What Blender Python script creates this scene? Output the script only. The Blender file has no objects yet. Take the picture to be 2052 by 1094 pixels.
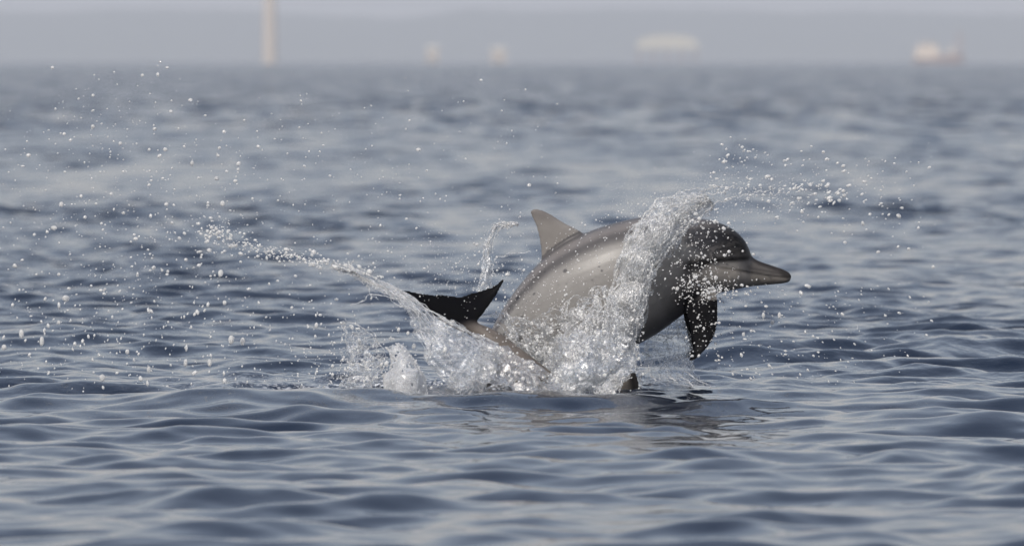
import bpy, bmesh, math, random
import numpy as np

random.seed(7)
rng = np.random.default_rng(11)
scene = bpy.context.scene
col = scene.collection

# ------------------------------------------------------------------ camera, sky, sun, exposure
CAM_H = 1.34            # metres above the mean water level
FOCUS = 40.0            # metres to the leaping dolphin
F_PX = 20000.0          # focal length in pixels of the 2052 px wide frame
HORIZON = 122.0
cam_data = bpy.data.cameras.new('camera')
cam = bpy.data.objects.new('camera', cam_data); col.objects.link(cam)
cam.location = (0, 0, CAM_H); cam.rotation_euler = (math.radians(90), 0, 0)
cam_data.sensor_width = 36.0; cam_data.lens = F_PX / 2052 * 36.0
cam_data.shift_y = -(547 - HORIZON) / 2052
cam_data.clip_start = 0.5; cam_data.clip_end = 60000
cam_data.dof.use_dof = True; cam_data.dof.focus_distance = FOCUS
cam_data.dof.aperture_fstop = 6.5
scene.camera = cam

SUN_EL, SUN_AZ = math.radians(42), math.radians(-158)     # azimuth from +Y towards +X
world = bpy.data.worlds.new('World'); scene.world = world; world.use_nodes = True
wn = world.node_tree.nodes; wl = world.node_tree.links
sky = wn.new('ShaderNodeTexSky'); sky.sky_type = 'NISHITA'; sky.sun_disc = False
sky.sun_elevation = SUN_EL; sky.sun_rotation = SUN_AZ
sky.air_density = 1.0; sky.dust_density = 2.5; sky.ozone_density = 1.0
# low haze: the lower one looks, the more pale air lies in front of the blue (optical depth ~ 1 / sin elevation)
def wnode(t, op=None, **kw):
    n = wn.new(t)
    if op: n.operation = op
    for k, v in kw.items(): n.inputs[int(k[1:])].default_value = v
    return n
wtc = wnode('ShaderNodeTexCoord'); wsp = wnode('ShaderNodeSeparateXYZ'); wl.new(wtc.outputs['Generated'], wsp.inputs[0])
wmx = wnode('ShaderNodeMath', 'MAXIMUM', i1=0.03); wl.new(wsp.outputs['Z'], wmx.inputs[0])
wdv = wnode('ShaderNodeMath', 'DIVIDE', i0=-0.165); wl.new(wmx.outputs[0], wdv.inputs[1])
wex = wnode('ShaderNodeMath', 'EXPONENT'); wl.new(wdv.outputs[0], wex.inputs[0])
wmix = wn.new('ShaderNodeMix'); wmix.data_type = 'RGBA'
wmix.inputs[6].default_value = (3.80, 3.70, 3.70, 1)
wl.new(wex.outputs[0], wmix.inputs[0]); wl.new(sky.outputs[0], wmix.inputs[7])
wl.new(wmix.outputs[2], wn['Background'].inputs['Color'])
wn['Background'].inputs['Strength'].default_value = 0.15
sd = bpy.data.lights.new('sun', 'SUN'); sun = bpy.data.objects.new('sun', sd); col.objects.link(sun)
sd.energy = 3.2; sd.angle = math.radians(0.6); sd.color = (1.0, 0.95, 0.88)
sun.rotation_euler = (math.pi / 2 - SUN_EL, 0, math.pi - SUN_AZ)
sun.location = (-20, -10, 30)
scene.view_settings.view_transform = 'Standard'; scene.view_settings.look = 'None'
scene.view_settings.exposure = 0.1; scene.view_settings.gamma = 1.0
scene.cycles.use_denoising = True
scene.cycles.max_bounces = 10; scene.cycles.transparent_max_bounces = 24
scene.cycles.transmission_bounces = 8; scene.cycles.glossy_bounces = 4
scene.cycles.volume_bounces = 0
scene.cycles.caustics_reflective = True; scene.cycles.caustics_refractive = True
scene.cycles.blur_glossy = 0.6; scene.cycles.sample_clamp_indirect = 6.0

# ------------------------------------------------------------------ helpers
def P(px, py, Y=FOCUS):
    """a point at distance Y whose place in the photograph is (px, py)"""
    s = Y / F_PX
    return ((px - 1026) * s, Y, CAM_H - (py - HORIZON) * s)

def PA(a, Y=FOCUS):
    a = np.asarray(a, float); Y = np.broadcast_to(np.asarray(Y, float), a.shape[:-1])
    s = Y / F_PX
    return np.stack([(a[..., 0] - 1026) * s, Y, CAM_H - (a[..., 1] - HORIZON) * s], -1)

def mesh_np(name, V, F, mat=None, smooth=True):
    """V (n,3), F (m,3 or 4) numpy -> mesh"""
    V = np.asarray(V, np.float32); F = np.asarray(F, np.int32)
    me = bpy.data.meshes.new(name); k = F.shape[1]
    me.vertices.add(len(V)); me.vertices.foreach_set('co', V.ravel())
    me.loops.add(F.size); me.loops.foreach_set('vertex_index', F.ravel())
    me.polygons.add(len(F)); me.polygons.foreach_set('loop_start', np.arange(0, F.size, k, dtype=np.int32))
    me.polygons.foreach_set('loop_total', np.full(len(F), k, np.int32))
    me.polygons.foreach_set('use_smooth', np.full(len(F), smooth))
    me.update(calc_edges=True); me.validate()
    if mat: me.materials.append(mat)
    return me

def link(name, me, parent=None):
    o = bpy.data.objects.new(name, me); col.objects.link(o)
    if parent: o.parent = parent
    return o

def tag(o, label=None, cat=None, group=None, kind=None):
    if label: o['label'] = label
    if cat: o['category'] = cat
    if group: o['group'] = group
    if kind: o['kind'] = kind
    return o

def attr(me, name, data):
    a = me.attributes.new(name, 'FLOAT', 'POINT'); a.data.foreach_set('value', np.asarray(data, np.float32).ravel())

def hash3(i, j, k):
    n = (i * 374761393 + j * 668265263 + k * 2147483647 + 1013904223) & 0xffffffff
    n = ((n ^ (n >> 13)) * 1274126177) & 0xffffffff
    n = (n ^ (n >> 16)) & 0xffffffff
    return n / 4294967295.0
def vnoise(p, seed=0):
    """value noise in [-1,1] at points (n,3)"""
    p = np.asarray(p, float) + seed * 17.31
    i = np.floor(p).astype(np.int64); f = p - i; f = f * f * f * (f * (f * 6 - 15) + 10)
    r = 0
    for a in (0, 1):
        for b in (0, 1):
            for c in (0, 1):
                w = (f[..., 0] if a else 1 - f[..., 0]) * (f[..., 1] if b else 1 - f[..., 1]) * (f[..., 2] if c else 1 - f[..., 2])
                r = r + w * hash3(i[..., 0] + a, i[..., 1] + b, i[..., 2] + c)
    return r * 2 - 1
def fbm(p, octv=4, seed=0, gain=0.5):
    r = 0; a = 1.0; q = np.asarray(p, float)
    for o in range(octv):
        r = r + a * vnoise(q, seed + o * 3); q = q * 2.03; a *= gain
    return r

def sst(a, b, x):
    t = np.clip((x - a) / (b - a), 0, 1); return t * t * (3 - 2 * t)

def interp_pts(pts, n):
    """smooth (Catmull-Rom) resampling of a polyline of any dimension to n points by parameter"""
    p = np.asarray(pts, float); m = len(p)
    q = np.vstack([2 * p[0] - p[1], p, 2 * p[-1] - p[-2]])
    t = np.linspace(0, m - 1 - 1e-9, n); i = t.astype(int); f = (t - i)[:, None]
    a, b, c, d = q[i], q[i + 1], q[i + 2], q[i + 3]
    return 0.5 * (2 * b + (c - a) * f + (2 * a - 5 * b + 4 * c - d) * f ** 2 + (3 * b - a - 3 * c + d) * f ** 3)

def grid_faces(r, c, wrap=False):
    i = np.arange(r - 1)[:, None]; j = np.arange(c if wrap else c - 1)[None, :]
    j2 = (j + 1) % c
    return np.stack(np.broadcast_arrays(i * c + j, i * c + j2, (i + 1) * c + j2, (i + 1) * c + j), -1).reshape(-1, 4)

# ------------------------------------------------------------------ materials
def new_mat(name):
    m = bpy.data.materials.new(name); m.use_nodes = True
    nt = m.node_tree; nt.nodes.clear()
    out = nt.nodes.new('ShaderNodeOutputMaterial')
    return m, nt, out
def N(nt, t, **kw):
    n = nt.nodes.new(t)
    for k, v in kw.items():
        if k.startswith('_'): setattr(n, k[1:], v)
        else: n.inputs[k.replace('__', ' ')].default_value = v
    return n
def simple(name, c, rough=0.8, noise=0.15, scale=0.5):
    m, nt, out = new_mat(name)
    b = N(nt, 'ShaderNodeBsdfPrincipled', Roughness=rough)
    tc = N(nt, 'ShaderNodeTexCoord'); nz = N(nt, 'ShaderNodeTexNoise', Scale=scale, Detail=5.0)
    rp = N(nt, 'ShaderNodeValToRGB')
    rp.color_ramp.elements[0].position = 0.3; rp.color_ramp.elements[1].position = 0.7
    rp.color_ramp.elements[0].color = tuple(x * (1 - noise) for x in c) + (1,)
    rp.color_ramp.elements[1].color = tuple(min(1, x * (1 + noise)) for x in c) + (1,)
    nt.links.new(tc.outputs['Object'], nz.inputs['Vector']); nt.links.new(nz.outputs[0], rp.inputs[0])
    nt.links.new(rp.outputs[0], b.inputs['Base Color']); nt.links.new(b.outputs[0], out.inputs[0])
    return m

def sea_material():
    m, nt, out = new_mat('sea_water')
    b = N(nt, 'ShaderNodeBsdfPrincipled', Roughness=0.06, IOR=1.333)
    b.inputs['Base Color'].default_value = (0.006, 0.012, 0.026, 1)
    tc = N(nt, 'ShaderNodeTexCoord')
    mp = N(nt, 'ShaderNodeMapping'); mp.inputs['Scale'].default_value = (1.0, 0.55, 1.0)
    n1 = N(nt, 'ShaderNodeTexNoise', Scale=14.0, Detail=3.0, Roughness=0.5)
    at = N(nt, 'ShaderNodeAttribute', _attribute_name='ripple')
    bp = N(nt, 'ShaderNodeBump', Distance=0.012)
    L = nt.links.new
    L(tc.outputs['Object'], mp.inputs['Vector']); L(mp.outputs[0], n1.inputs['Vector'])
    L(n1.outputs[0], bp.inputs['Height']); L(at.outputs['Fac'], bp.inputs['Strength'])
    n4 = N(nt, 'ShaderNodeTexNoise', Scale=1.1, Detail=5.0, Roughness=0.6); L(mp.outputs[0], n4.inputs['Vector'])
    a4 = N(nt, 'ShaderNodeAttribute', _attribute_name='chop')       # unresolved wave slopes far out
    sb = N(nt, 'ShaderNodeVectorMath', _operation='SUBTRACT'); sb.inputs[1].default_value = (0.5, 0.60, 0.5); L(n4.outputs['Color'], sb.inputs[0])
    ml = N(nt, 'ShaderNodeVectorMath', _operation='MULTIPLY'); ml.inputs[1].default_value = (1.3, 1.3, 0.0); L(sb.outputs[0], ml.inputs[0])
    sc4 = N(nt, 'ShaderNodeVectorMath', _operation='SCALE'); L(ml.outputs[0], sc4.inputs[0])
    mp5 = N(nt, 'ShaderNodeMapping'); mp5.inputs['Scale'].default_value = (0.55, 0.03, 1.0); L(tc.outputs['Object'], mp5.inputs['Vector'])
    n5 = N(nt, 'ShaderNodeTexNoise', Scale=1.0, Detail=3.0, Roughness=0.6); L(mp5.outputs[0], n5.inputs['Vector'])   # wind streaks
    r5 = N(nt, 'ShaderNodeMapRange'); r5.inputs[1].default_value = 0.36; r5.inputs[2].default_value = 0.64; r5.inputs[3].default_value = 0.35; r5.inputs[4].default_value = 1.75
    L(n5.outputs[0], r5.inputs[0])
    m5 = N(nt, 'ShaderNodeMath', _operation='MULTIPLY'); L(r5.outputs[0], m5.inputs[0]); L(a4.outputs['Fac'], m5.inputs[1]); L(m5.outputs[0], sc4.inputs['Scale'])
    ad = N(nt, 'ShaderNodeVectorMath', _operation='ADD'); L(bp.outputs[0], ad.inputs[0]); L(sc4.outputs[0], ad.inputs[1])
    no = N(nt, 'ShaderNodeVectorMath', _operation='NORMALIZE'); L(ad.outputs[0], no.inputs[0])
    L(no.outputs[0], b.inputs['Normal'])
    # aerated water near the splash
    foam = N(nt, 'ShaderNodeAttribute', _attribute_name='foam')
    nf = N(nt, 'ShaderNodeTexNoise', Scale=45.0, Detail=6.0, Roughness=0.7)
    L(tc.outputs['Object'], nf.inputs['Vector'])
    rp = N(nt, 'ShaderNodeMapRange'); rp.inputs[1].default_value = 0.5; rp.inputs[2].default_value = 0.62
    L(nf.outputs[0], rp.inputs[0])
    mu = N(nt, 'ShaderNodeMath', _operation='MULTIPLY'); L(rp.outputs[0], mu.inputs[0]); L(foam.outputs['Fac'], mu.inputs[1])
    d = N(nt, 'ShaderNodeBsdfDiffuse'); d.inputs[0].default_value = (0.75, 0.77, 0.8, 1)
    mx = N(nt, 'ShaderNodeMixShader'); L(mu.outputs[0], mx.inputs[0]); L(b.outputs[0], mx.inputs[1]); L(d.outputs[0], mx.inputs[2])
    L(mx.outputs[0], out.inputs[0])
    return m

def dolphin_material():
    m, nt, out = new_mat('dolphin_skin'); L = nt.links.new
    b = N(nt, 'ShaderNodeBsdfPrincipled', Roughness=0.32, IOR=1.4); b.inputs['Specular IOR Level'].default_value = 0.2
    ca = N(nt, 'ShaderNodeVertexColor', _layer_name='skin')
    tc = N(nt, 'ShaderNodeTexCoord'); nz = N(nt, 'ShaderNodeTexNoise', Scale=26.0, Detail=6.0, Roughness=0.6)
    L(tc.outputs['Object'], nz.inputs['Vector'])
    mr = N(nt, 'ShaderNodeMapRange'); mr.inputs[3].default_value = 0.82; mr.inputs[4].default_value = 1.18; L(nz.outputs[0], mr.inputs[0])
    mu = N(nt, 'ShaderNodeVectorMath', _operation='SCALE'); L(ca.outputs[0], mu.inputs[0]); L(mr.outputs[0], mu.inputs['Scale'])
    L(mu.outputs[0], b.inputs['Base Color'])
    sl = N(nt, 'ShaderNodeMapRange'); sl.inputs[1].default_value = 0.005; sl.inputs[2].default_value = 0.2; sl.inputs[3].default_value = 0.03; sl.inputs[4].default_value = 0.38
    bw = N(nt, 'ShaderNodeRGBToBW'); L(ca.outputs[0], bw.inputs[0]); L(bw.outputs[0], sl.inputs[0]); L(sl.outputs[0], b.inputs['Specular IOR Level'])
    n2 = N(nt, 'ShaderNodeTexNoise', Scale=9.0, Detail=3.0); L(tc.outputs['Object'], n2.inputs['Vector'])
    m2 = N(nt, 'ShaderNodeMapRange'); m2.inputs[3].default_value = 0.28; m2.inputs[4].default_value = 0.48; L(n2.outputs[0], m2.inputs[0])
    L(m2.outputs[0], b.inputs['Roughness'])
    n3 = N(nt, 'ShaderNodeTexNoise', Scale=160.0, Detail=2.0); L(tc.outputs['Object'], n3.inputs['Vector'])
    bp = N(nt, 'ShaderNodeBump', Strength=0.12, Distance=0.002); L(n3.outputs[0], bp.inputs['Height']); L(bp.outputs[0], b.inputs['Normal'])
    L(b.outputs[0], out.inputs[0])
    return m

M_SEA = sea_material()
M_SKIN = dolphin_material()

# ------------------------------------------------------------------ the sea
def build_sea():
    ys = [-60.0, -20.0, 0.0, 10.0, 18.0, 22.0, 24.0]
    y = 25.5
    while y < 340:
        ys.append(y)
        y += 0.038 if y < 50 else 0.038 * (y / 50) ** 1.3
    while y < 16000:
        ys.append(y); y *= 1.06
    ys.append(16000.0)
    ys = np.array(ys)
    c = np.linspace(-2.35, 2.35, 250)
    o = 2.35 + np.cumsum(0.019 * 1.075 ** np.arange(1, 56))          # growing steps outwards, to about 22 m at 40 m
    o = np.concatenate([o, [20.0, 28.0, 40.0, 70.0]])
    g = np.concatenate([-o[::-1], c, o])
    scale = np.maximum(ys, 20.0) / 40.0
    X = g[None, :] * scale[:, None]; Y = np.repeat(ys[:, None], len(g), 1)
    dx = np.gradient(g)[None, :] * scale[:, None]; dy = np.gradient(ys)[:, None] + 0 * dx
    res = np.maximum(dx, dy * 0.8)
    Z = np.zeros_like(X); DX = np.zeros_like(X); DY = np.zeros_like(X)
    r = np.random.default_rng(5)
    # patches of stronger and weaker ripple (gusts)
    gust = 0.85 + 0.35 * vnoise(np.stack([X * 0.22, Y * 0.06, 0 * X], -1), 3) + 0.2 * vnoise(np.stack([X * 0.7, Y * 0.2, 0 * X], -1), 9)
    streak = vnoise(np.stack([X * 0.75, Y * 0.05, 0 * X], -1), 14) + .5 * vnoise(np.stack([X * 1.6, Y * 0.09, 0 * X], -1), 15)
    gust = gust * (1 + 0.75 * streak * sst(55, 100, Y))                # wind streaks, seen end on
    gust = np.clip(gust, 0.1, 2.2)
    calm = 1 - 0.4 * sst(40.5, 38.0, Y)                            # smoother water this side of the dolphin
    bands = [  # count, shortest, longest wavelength, slope per band, spread of direction
        (12, 3.5, 10.0, 0.010, 0.5),
        (28, 0.95, 2.8, 0.036, 0.75),
        (80, 0.36, 0.95, 0.128, 0.80),
        (80, 0.18, 0.36, 0.095, 0.85),
        (50, 0.09, 0.18, 0.065, 0.9)]
    for bi, (n, l0, l1, slope, spread) in enumerate(bands):
        for i in range(n):
            lam = l0 * (l1 / l0) ** r.random()
            k = 2 * math.pi / lam
            th = math.radians(80) + r.normal(0, spread) + (0.35 if i % 3 == 0 else -0.1)
            kx, ky = k * math.cos(th), k * math.sin(th)
            s = slope * math.sqrt(2.0 / n)
            A = s / k
            fade = np.clip((lam / res - 2.5) / 2.5, 0, 1)
            if bi >= 2: fade = fade * gust
            if bi >= 3: fade = fade * calm
            ph = kx * X + ky * Y + r.random() * 6.2832
            Z += A * fade * np.cos(ph)
            sn = A * fade * np.sin(ph) * 0.9
            DX -= sn * math.cos(th); DY -= sn * math.sin(th)
    # long waves pushed out by the animals: ridge this side of the splash, wake to the right, low ridge to the left
    def ridge(x0, y0, x1, y1, h, w):
        d = np.array([x1 - x0, y1 - y0]); Ln = np.hypot(*d); d = d / Ln
        t = (X - x0) * d[0] + (Y - y0) * d[1]; q = -(X - x0) * d[1] + (Y - y0) * d[0]
        along = sst(-0.35, 0.35, t) * sst(Ln + 0.35, Ln - 0.35, t)
        return h * along * np.exp(-(q / w) ** 2)
    Z += ridge(-1.4, 38.6, 0.9, 38.9, 0.035, 0.45)
    Z += ridge(0.80, 43.8, 2.6, 44.9, 0.105, 0.34)
    Z += ridge(0.85, 42.7, 2.2, 43.2, 0.055, 0.28)
    Z += ridge(0.50, 39.75, 0.85, 39.5, 0.042, 0.22)
    Z += ridge(-1.75, 39.9, -1.15, 40.0, 0.050, 0.16)
    # churned water round the animals
    e = np.exp(-(((X + 0.05) / 0.85) ** 2 + ((Y - 40.2) / 0.9) ** 2) ** 2)
    e2 = np.exp(-(((X + 0.75) / 0.9) ** 2 + ((Y - 40.7) / 1.0) ** 2) ** 2)
    nearmask = (np.abs(X) < 3.5) & (Y > 37) & (Y < 44)
    pts = np.stack([X, Y, 0 * X], -1)[nearmask]
    ch = np.zeros_like(X); ch[nearmask] = fbm(pts * np.array([9, 5, 1.0]), 3, 21)
    Z += ch * (0.030 * e + 0.012 * e2)
    V = np.stack([X + DX, Y + DY, Z], -1).reshape(-1, 3)
    me = mesh_np('sea', V, grid_faces(len(ys), len(g)), M_SEA)
    fm = np.zeros_like(X)
    fm += np.clip(1.1 * e + 0.22 * e2, 0, 1)
    attr(me, 'foam', np.clip(fm, 0, 1))
    rip = np.clip(0.30 + 0.25 * gust, 0.1, 0.8) * (1 - 0.7 * sst(40.3, 38.5, Y)) + 0.5 * np.clip(e + e2, 0, 1)
    attr(me, 'ripple', rip)
    attr(me, 'chop', np.maximum(sst(80, 300, Y), 0.8 * sst(0.08, 0.28, dx / np.maximum(1, Y / 100))))
    o = link('sea', me); tag(o, kind='structure')
    return o
build_sea()

# ------------------------------------------------------------------ far shore
def build_hills():
    xs = np.linspace(-2500, 2500, 600); ny = 14
    rows = []
    for j in range(ny):
        t = j / (ny - 1)
        y = 11000 + t * 1500
        prof = math.sin(min(1, t * 1.25) * math.pi / 2) ** 0.8
        hgt = 62 + 7.0 * vnoise(np.stack([xs * 0.008, 0 * xs, 0 * xs], -1), 4) + 4.0 * vnoise(np.stack([xs * 0.03, 0 * xs, 0 * xs], -1), 8) \
            + 1.8 * vnoise(np.stack([xs * 0.12, 0 * xs + j, 0 * xs], -1), 2)
        rows.append(np.stack([xs, np.full_like(xs, y), -1.5 + prof * hgt], -1))
    V = np.array(rows).reshape(-1, 3)
    m = simple('far_woods', (0.06, 0.075, 0.06), 0.95, 0.5, 0.05)
    o = link('hills', mesh_np('hills', V, grid_faces(ny, len(xs)), m)); tag(o, kind='structure')
build_hills()

def box_into(bm, x0, x1, y0, y1, z0, z1, taper=1.0, bevel=0.0):
    cx, cy = (x0 + x1) / 2, (y0 + y1) / 2
    vs = []
    for z, k in ((z0, 1.0), (z1, taper)):
        for a, b in ((x0, y0), (x1, y0), (x1, y1), (x0, y1)):
            vs.append(bm.verts.new((cx + (a - cx) * k, cy + (b - cy) * k, z)))
    for f in ((3, 2, 1, 0), (4, 5, 6, 7), (0, 1, 5, 4), (1, 2, 6, 5), (2, 3, 7, 6), (3, 0, 4, 7)):
        bm.faces.new([vs[i] for i in f])
def bm_obj(name, fn, mat, parent=None, smooth=False):
    bm = bmesh.new(); fn(bm); me = bpy.data.meshes.new(name); bm.to_mesh(me); bm.free()
    me.materials.append(mat)
    for p in me.polygons: p.use_smooth = smooth
    return link(name, me, parent)
def empty(name, loc, k=1.0):
    e = bpy.data.objects.new(name, None); e.location = loc; e.scale = (k, k, k); col.objects.link(e); return e
def lathe_into(bm, prof, n=20, cx=0, cy=0):
    rings = []
    for r_, z in prof:
        rings.append([bm.verts.new((cx + r_ * math.cos(2 * math.pi * i / n), cy + r_ * math.sin(2 * math.pi * i / n), z)) for i in range(n)])
    for a, b in zip(rings, rings[1:]):
        for i in range(n): bm.faces.new((a[i], a[(i + 1) % n], b[(i + 1) % n], b[i]))
    bm.faces.new(rings[0][::-1]); bm.faces.new(rings[-1])

YF = 4500.0
def far(px): return (px - 1026) * YF / F_PX
M_CREAM = simple('cream_render', (0.46, 0.39, 0.32), 0.8, 0.06, 0.3)
M_PALE = simple('pale_roof_sheet', (0.46, 0.44, 0.38), 0.6, 0.06, 0.4)
M_BROWN = simple('brown_steel', (0.30, 0.20, 0.17), 0.7, 0.1, 0.5)
M_DARK = simple('dark_glass', (0.05, 0.06, 0.08), 0.2, 0.1, 0.5)
M_HULL = simple('pale_hull_paint', (0.62, 0.52, 0.42), 0.5, 0.05, 0.5)

def far_things():
    t = empty('tower', (far(541), YF, -0.3), 1.5)
    tag(t, 'tall slim cream tower standing alone on the hazy far shore', 'tower')
    bm_obj('shaft', lambda b: lathe_into(b, [(2.2, 0), (2.1, 4), (1.75, 24), (1.7, 27)], 24), M_CREAM, t)
    bm_obj('gallery', lambda b: lathe_into(b, [(1.7, 26.9), (2.5, 27.4), (2.5, 28.1), (1.3, 28.1)], 24), M_PALE, t)
    bm_obj('lantern', lambda b: lathe_into(b, [(1.2, 28.0), (1.2, 30.4)], 16), M_DARK, t)
    bm_obj('cap', lambda b: lathe_into(b, [(1.5, 30.3), (1.2, 31.2), (0.2, 32.2)], 16), M_CREAM, t)
    for px, w, h, lab in ((866, 3.2, 5.6, 'taller of two small cream huts on the far shore, nearer the tower'),
                          (999, 4.2, 5.2, 'low cream hut on the far shore, farther from the tower')):
        e = empty('shore_hut', (far(px), YF + 20, -0.3), 1.5); tag(e, lab, 'hut', 'small huts on the far shore')
        bm_obj('wall', lambda b: box_into(b, -w / 2, w / 2, -2, 2, 0, h * 0.8), M_CREAM, e)
        def roof(b):
            y0, y1, x = -2.3, 2.3, w / 2 + 0.3
            v = [b.verts.new(p) for p in ((-x, y0, h * .8), (x, y0, h * .8), (x, y1, h * .8), (-x, y1, h * .8), (-x, 0, h), (x, 0, h))]
            for f in ((0, 1, 5, 4), (2, 3, 4, 5), (0, 4, 3), (1, 2, 5), (3, 2, 1, 0)): b.faces.new([v[i] for i in f])
        bm_obj('roof', roof, M_PALE, e)
        bm_obj('door', lambda b: box_into(b, -0.5, 0.5, -2.06, -1.98, 0.2, 2.3), M_DARK, e)
    # open hall with a broad arched roof
    e = empty('pavilion', (far(1337), YF, -0.3), 1.5); tag(e, 'wide open-sided hall with a pale vaulted roof on the far shore', 'pavilion')
    def vault(b):
        n = 16; pts = []
        for i in range(n + 1):
            a = math.pi * i / n
            pts.append((-9.3 * math.cos(a) if True else 0, 4.6 + 4.2 * math.sin(a) ** 0.55))
        front = [b.verts.new((x, -6, z)) for x, z in pts]; back = [b.verts.new((x, 6, z)) for x, z in pts]
        for i in range(n): b.faces.new((front[i], front[i + 1], back[i + 1], back[i]))
        b.faces.new(front[::-1]); b.faces.new(back); b.faces.new((front[0], back[0], back[-1], front[-1]))
    bm_obj('roof', vault, M_PALE, e)
    for i in range(5):
        x = -8.4 + i * 4.2
        bm_obj('column', lambda b: box_into(b, x - 0.2, x + 0.2, -5.6, -5.2, 0, 4.65), M_BROWN, e)
        bm_obj('column', lambda b: box_into(b, x - 0.2, x + 0.2, 5.2, 5.6, 0, 4.65), M_BROWN, e)
    # boat with cabin and derrick
    e = empty('work_boat', (far(1868), YF - 60, -0.4), 1.5); tag(e, 'pale work boat with high cabin and dark lattice mast, far off on the water', 'boat')
    def hull(b):
        st = []
        for i in range(9):
            t = i / 8; x = -7.2 + 14.8 * t
            w = 2.2 * math.sin(math.pi * min(1, 0.25 + 0.8 * (1 - t))) ** 0.7 if t < 1 else 0.1
            zt = 2.2 + 0.9 * t ** 2
            st.append([b.verts.new(p) for p in ((x, -w * .6, 0), (x, w * .6, 0), (x, w, zt), (x, -w, zt))])
        for a, c in zip(st, st[1:]):
            for i in range(4): b.faces.new((a[i], a[(i + 1) % 4], c[(i + 1) % 4], c[i]))
        b.faces.new(st[0][::-1]); b.faces.new(st[-1])
    bm_obj('hull', hull, M_BROWN, e)
    c = bm_obj('cabin', lambda b: (box_into(b, -6.8, 0.6, -1.7, 1.7, 1.8, 5.0, 0.96), box_into(b, -5.6, -0.6, -1.4, 1.4, 5.0, 6.4, 0.95)), M_HULL, e)
    for i in range(3):
        bm_obj('window', lambda b: box_into(b, -5.2 + i * 1.5, -4.2 + i * 1.5, -1.45, -1.3, 5.35, 6.0), M_DARK, c)
    bm_obj('mast', lambda b: [box_into(b, 5.6 + dx, 5.95 + dx, -0.5, -0.2, 2.2, 9.8 - 0.4 * k, 0.8) for k, dx in enumerate((0, 1.3))]
           + [box_into(b, 5.6, 7.2, -0.48, -0.22, z, z + 0.25) for z in (3.6, 5.4, 7.2, 9.0)], M_BROWN, e)
    bm_obj('deck_crane', lambda b: box_into(b, 3.2, 4.6, -1.0, 0.6, 2.0, 5.4, 0.6), M_HULL, e)
far_things()

# ------------------------------------------------------------------ the air between
def build_haze():
    o = bm_obj('haze', lambda b: box_into(b, -36000, 36000, -90, 16600, -3.0, 120), None)
    m = bpy.data.materials.new('haze_air'); m.use_nodes = True; nt = m.node_tree; nt.nodes.clear()
    out = nt.nodes.new('ShaderNodeOutputMaterial'); v = nt.nodes.new('ShaderNodeVolumePrincipled')
    v.inputs['Color'].default_value = (0.82, 0.86, 0.93, 1); v.inputs['Density'].default_value = 1.6e-4
    v.inputs['Anisotropy'].default_value = 0.0
    nt.links.new(v.outputs[0], out.inputs['Volume'])
    o.data.materials.clear(); o.data.materials.append(m)
    tag(o, kind='stuff')

# ------------------------------------------------------------------ dolphins
def lerp_sections(sec, n):
    return interp_pts(np.asarray(sec, float).reshape(len(sec), -1), n)

def loft(rings):
    r, c = rings.shape[:2]
    V = rings.reshape(-1, 3); F = grid_faces(r, c, True)
    tri = []
    base = len(V)
    V = np.vstack([V, rings[0].mean(0), rings[-1].mean(0)])
    quads = [list(f) for f in F]
    for i in range(c):
        quads.append([base, (i + 1) % c, i]); quads.append([base + 1, (r - 1) * c + i, (r - 1) * c + (i + 1) % c])
    return V, quads

def body_rings(st, Yc, n=110, nc=40):
    """st rows: top x,y, bottom x,y (photo px), half width (px), distance offset (m)"""
    s = interp_pts(st, n); px = FOCUS / F_PX
    rings = []; 
    top = PA(s[:, 0:2], FOCUS); bot = PA(s[:, 2:4], FOCUS)
    cen = (top + bot) / 2; up = (top - bot) / 2
    a = np.linspace(0, 2 * np.pi, nc, endpoint=False)
    for i in range(n):
        w = s[i, 4] * px
        ca, sa = np.cos(a), np.sin(a)
        ring = cen[i] + up[i] * ca[:, None]
        ring[:, 1] = Yc + s[i, 5] + w * np.sign(sa) * np.abs(sa) ** 0.92
        rings.append(ring)
    return np.array(rings), s

def fin_rings(sec, n=26, nc=14):
    """sec rows: leading x,y, trailing x,y (photo px), distance Y leading, Y trailing, half thickness (m) along normal n"""
    s = interp_pts([q[:7] for q in sec], n)
    Lp = PA(s[:, 0:2], FOCUS); Tp = PA(s[:, 2:4], FOCUS)
    Lp[:, 1] = s[:, 4]; Tp[:, 1] = s[:, 5]
    rings = []
    cen = (Lp + Tp) / 2; span = np.gradient(cen, axis=0)
    for i in range(n):
        ch = (Lp[i] - Tp[i]); nrm = np.cross(ch, span[i]); nrm /= (np.linalg.norm(nrm) + 1e-9)
        a = np.linspace(0, 2 * np.pi, nc, endpoint=False)
        u = np.cos(a); th = np.sin(a) * s[i, 6] * (0.75 + 0.25 * u)
        rings.append(cen[i] + np.outer(u / 2, ch) + np.outer(th, nrm))
    return np.array(rings)

def join_remesh(name, parts, voxel, smooth_iter=4):
    bm = bmesh.new()
    for V, Fs in parts:
        vs = [bm.verts.new(v) for v in V]
        for f in Fs:
            try: bm.faces.new([vs[i] for i in f])
            except ValueError: pass
    bmesh.ops.recalc_face_normals(bm, faces=bm.faces)
    me = bpy.data.meshes.new(name + '_tmp'); bm.to_mesh(me); bm.free()
    o = link(name + '_tmp', me)
    md = o.modifiers.new('r', 'REMESH'); md.mode = 'VOXEL'; md.voxel_size = voxel; md.use_smooth_shade = True
    sm = o.modifiers.new('s', 'SMOOTH'); sm.iterations = smooth_iter; sm.factor = 0.5
    dg = bpy.context.evaluated_depsgraph_get()
    out = bpy.data.meshes.new_from_object(o.evaluated_get(dg))
    bpy.data.objects.remove(o); bpy.data.meshes.remove(me)
    out.name = name
    return out

def coords(me):
    v = np.empty(len(me.vertices) * 3, np.float32); me.vertices.foreach_get('co', v); return v.reshape(-1, 3)

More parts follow.
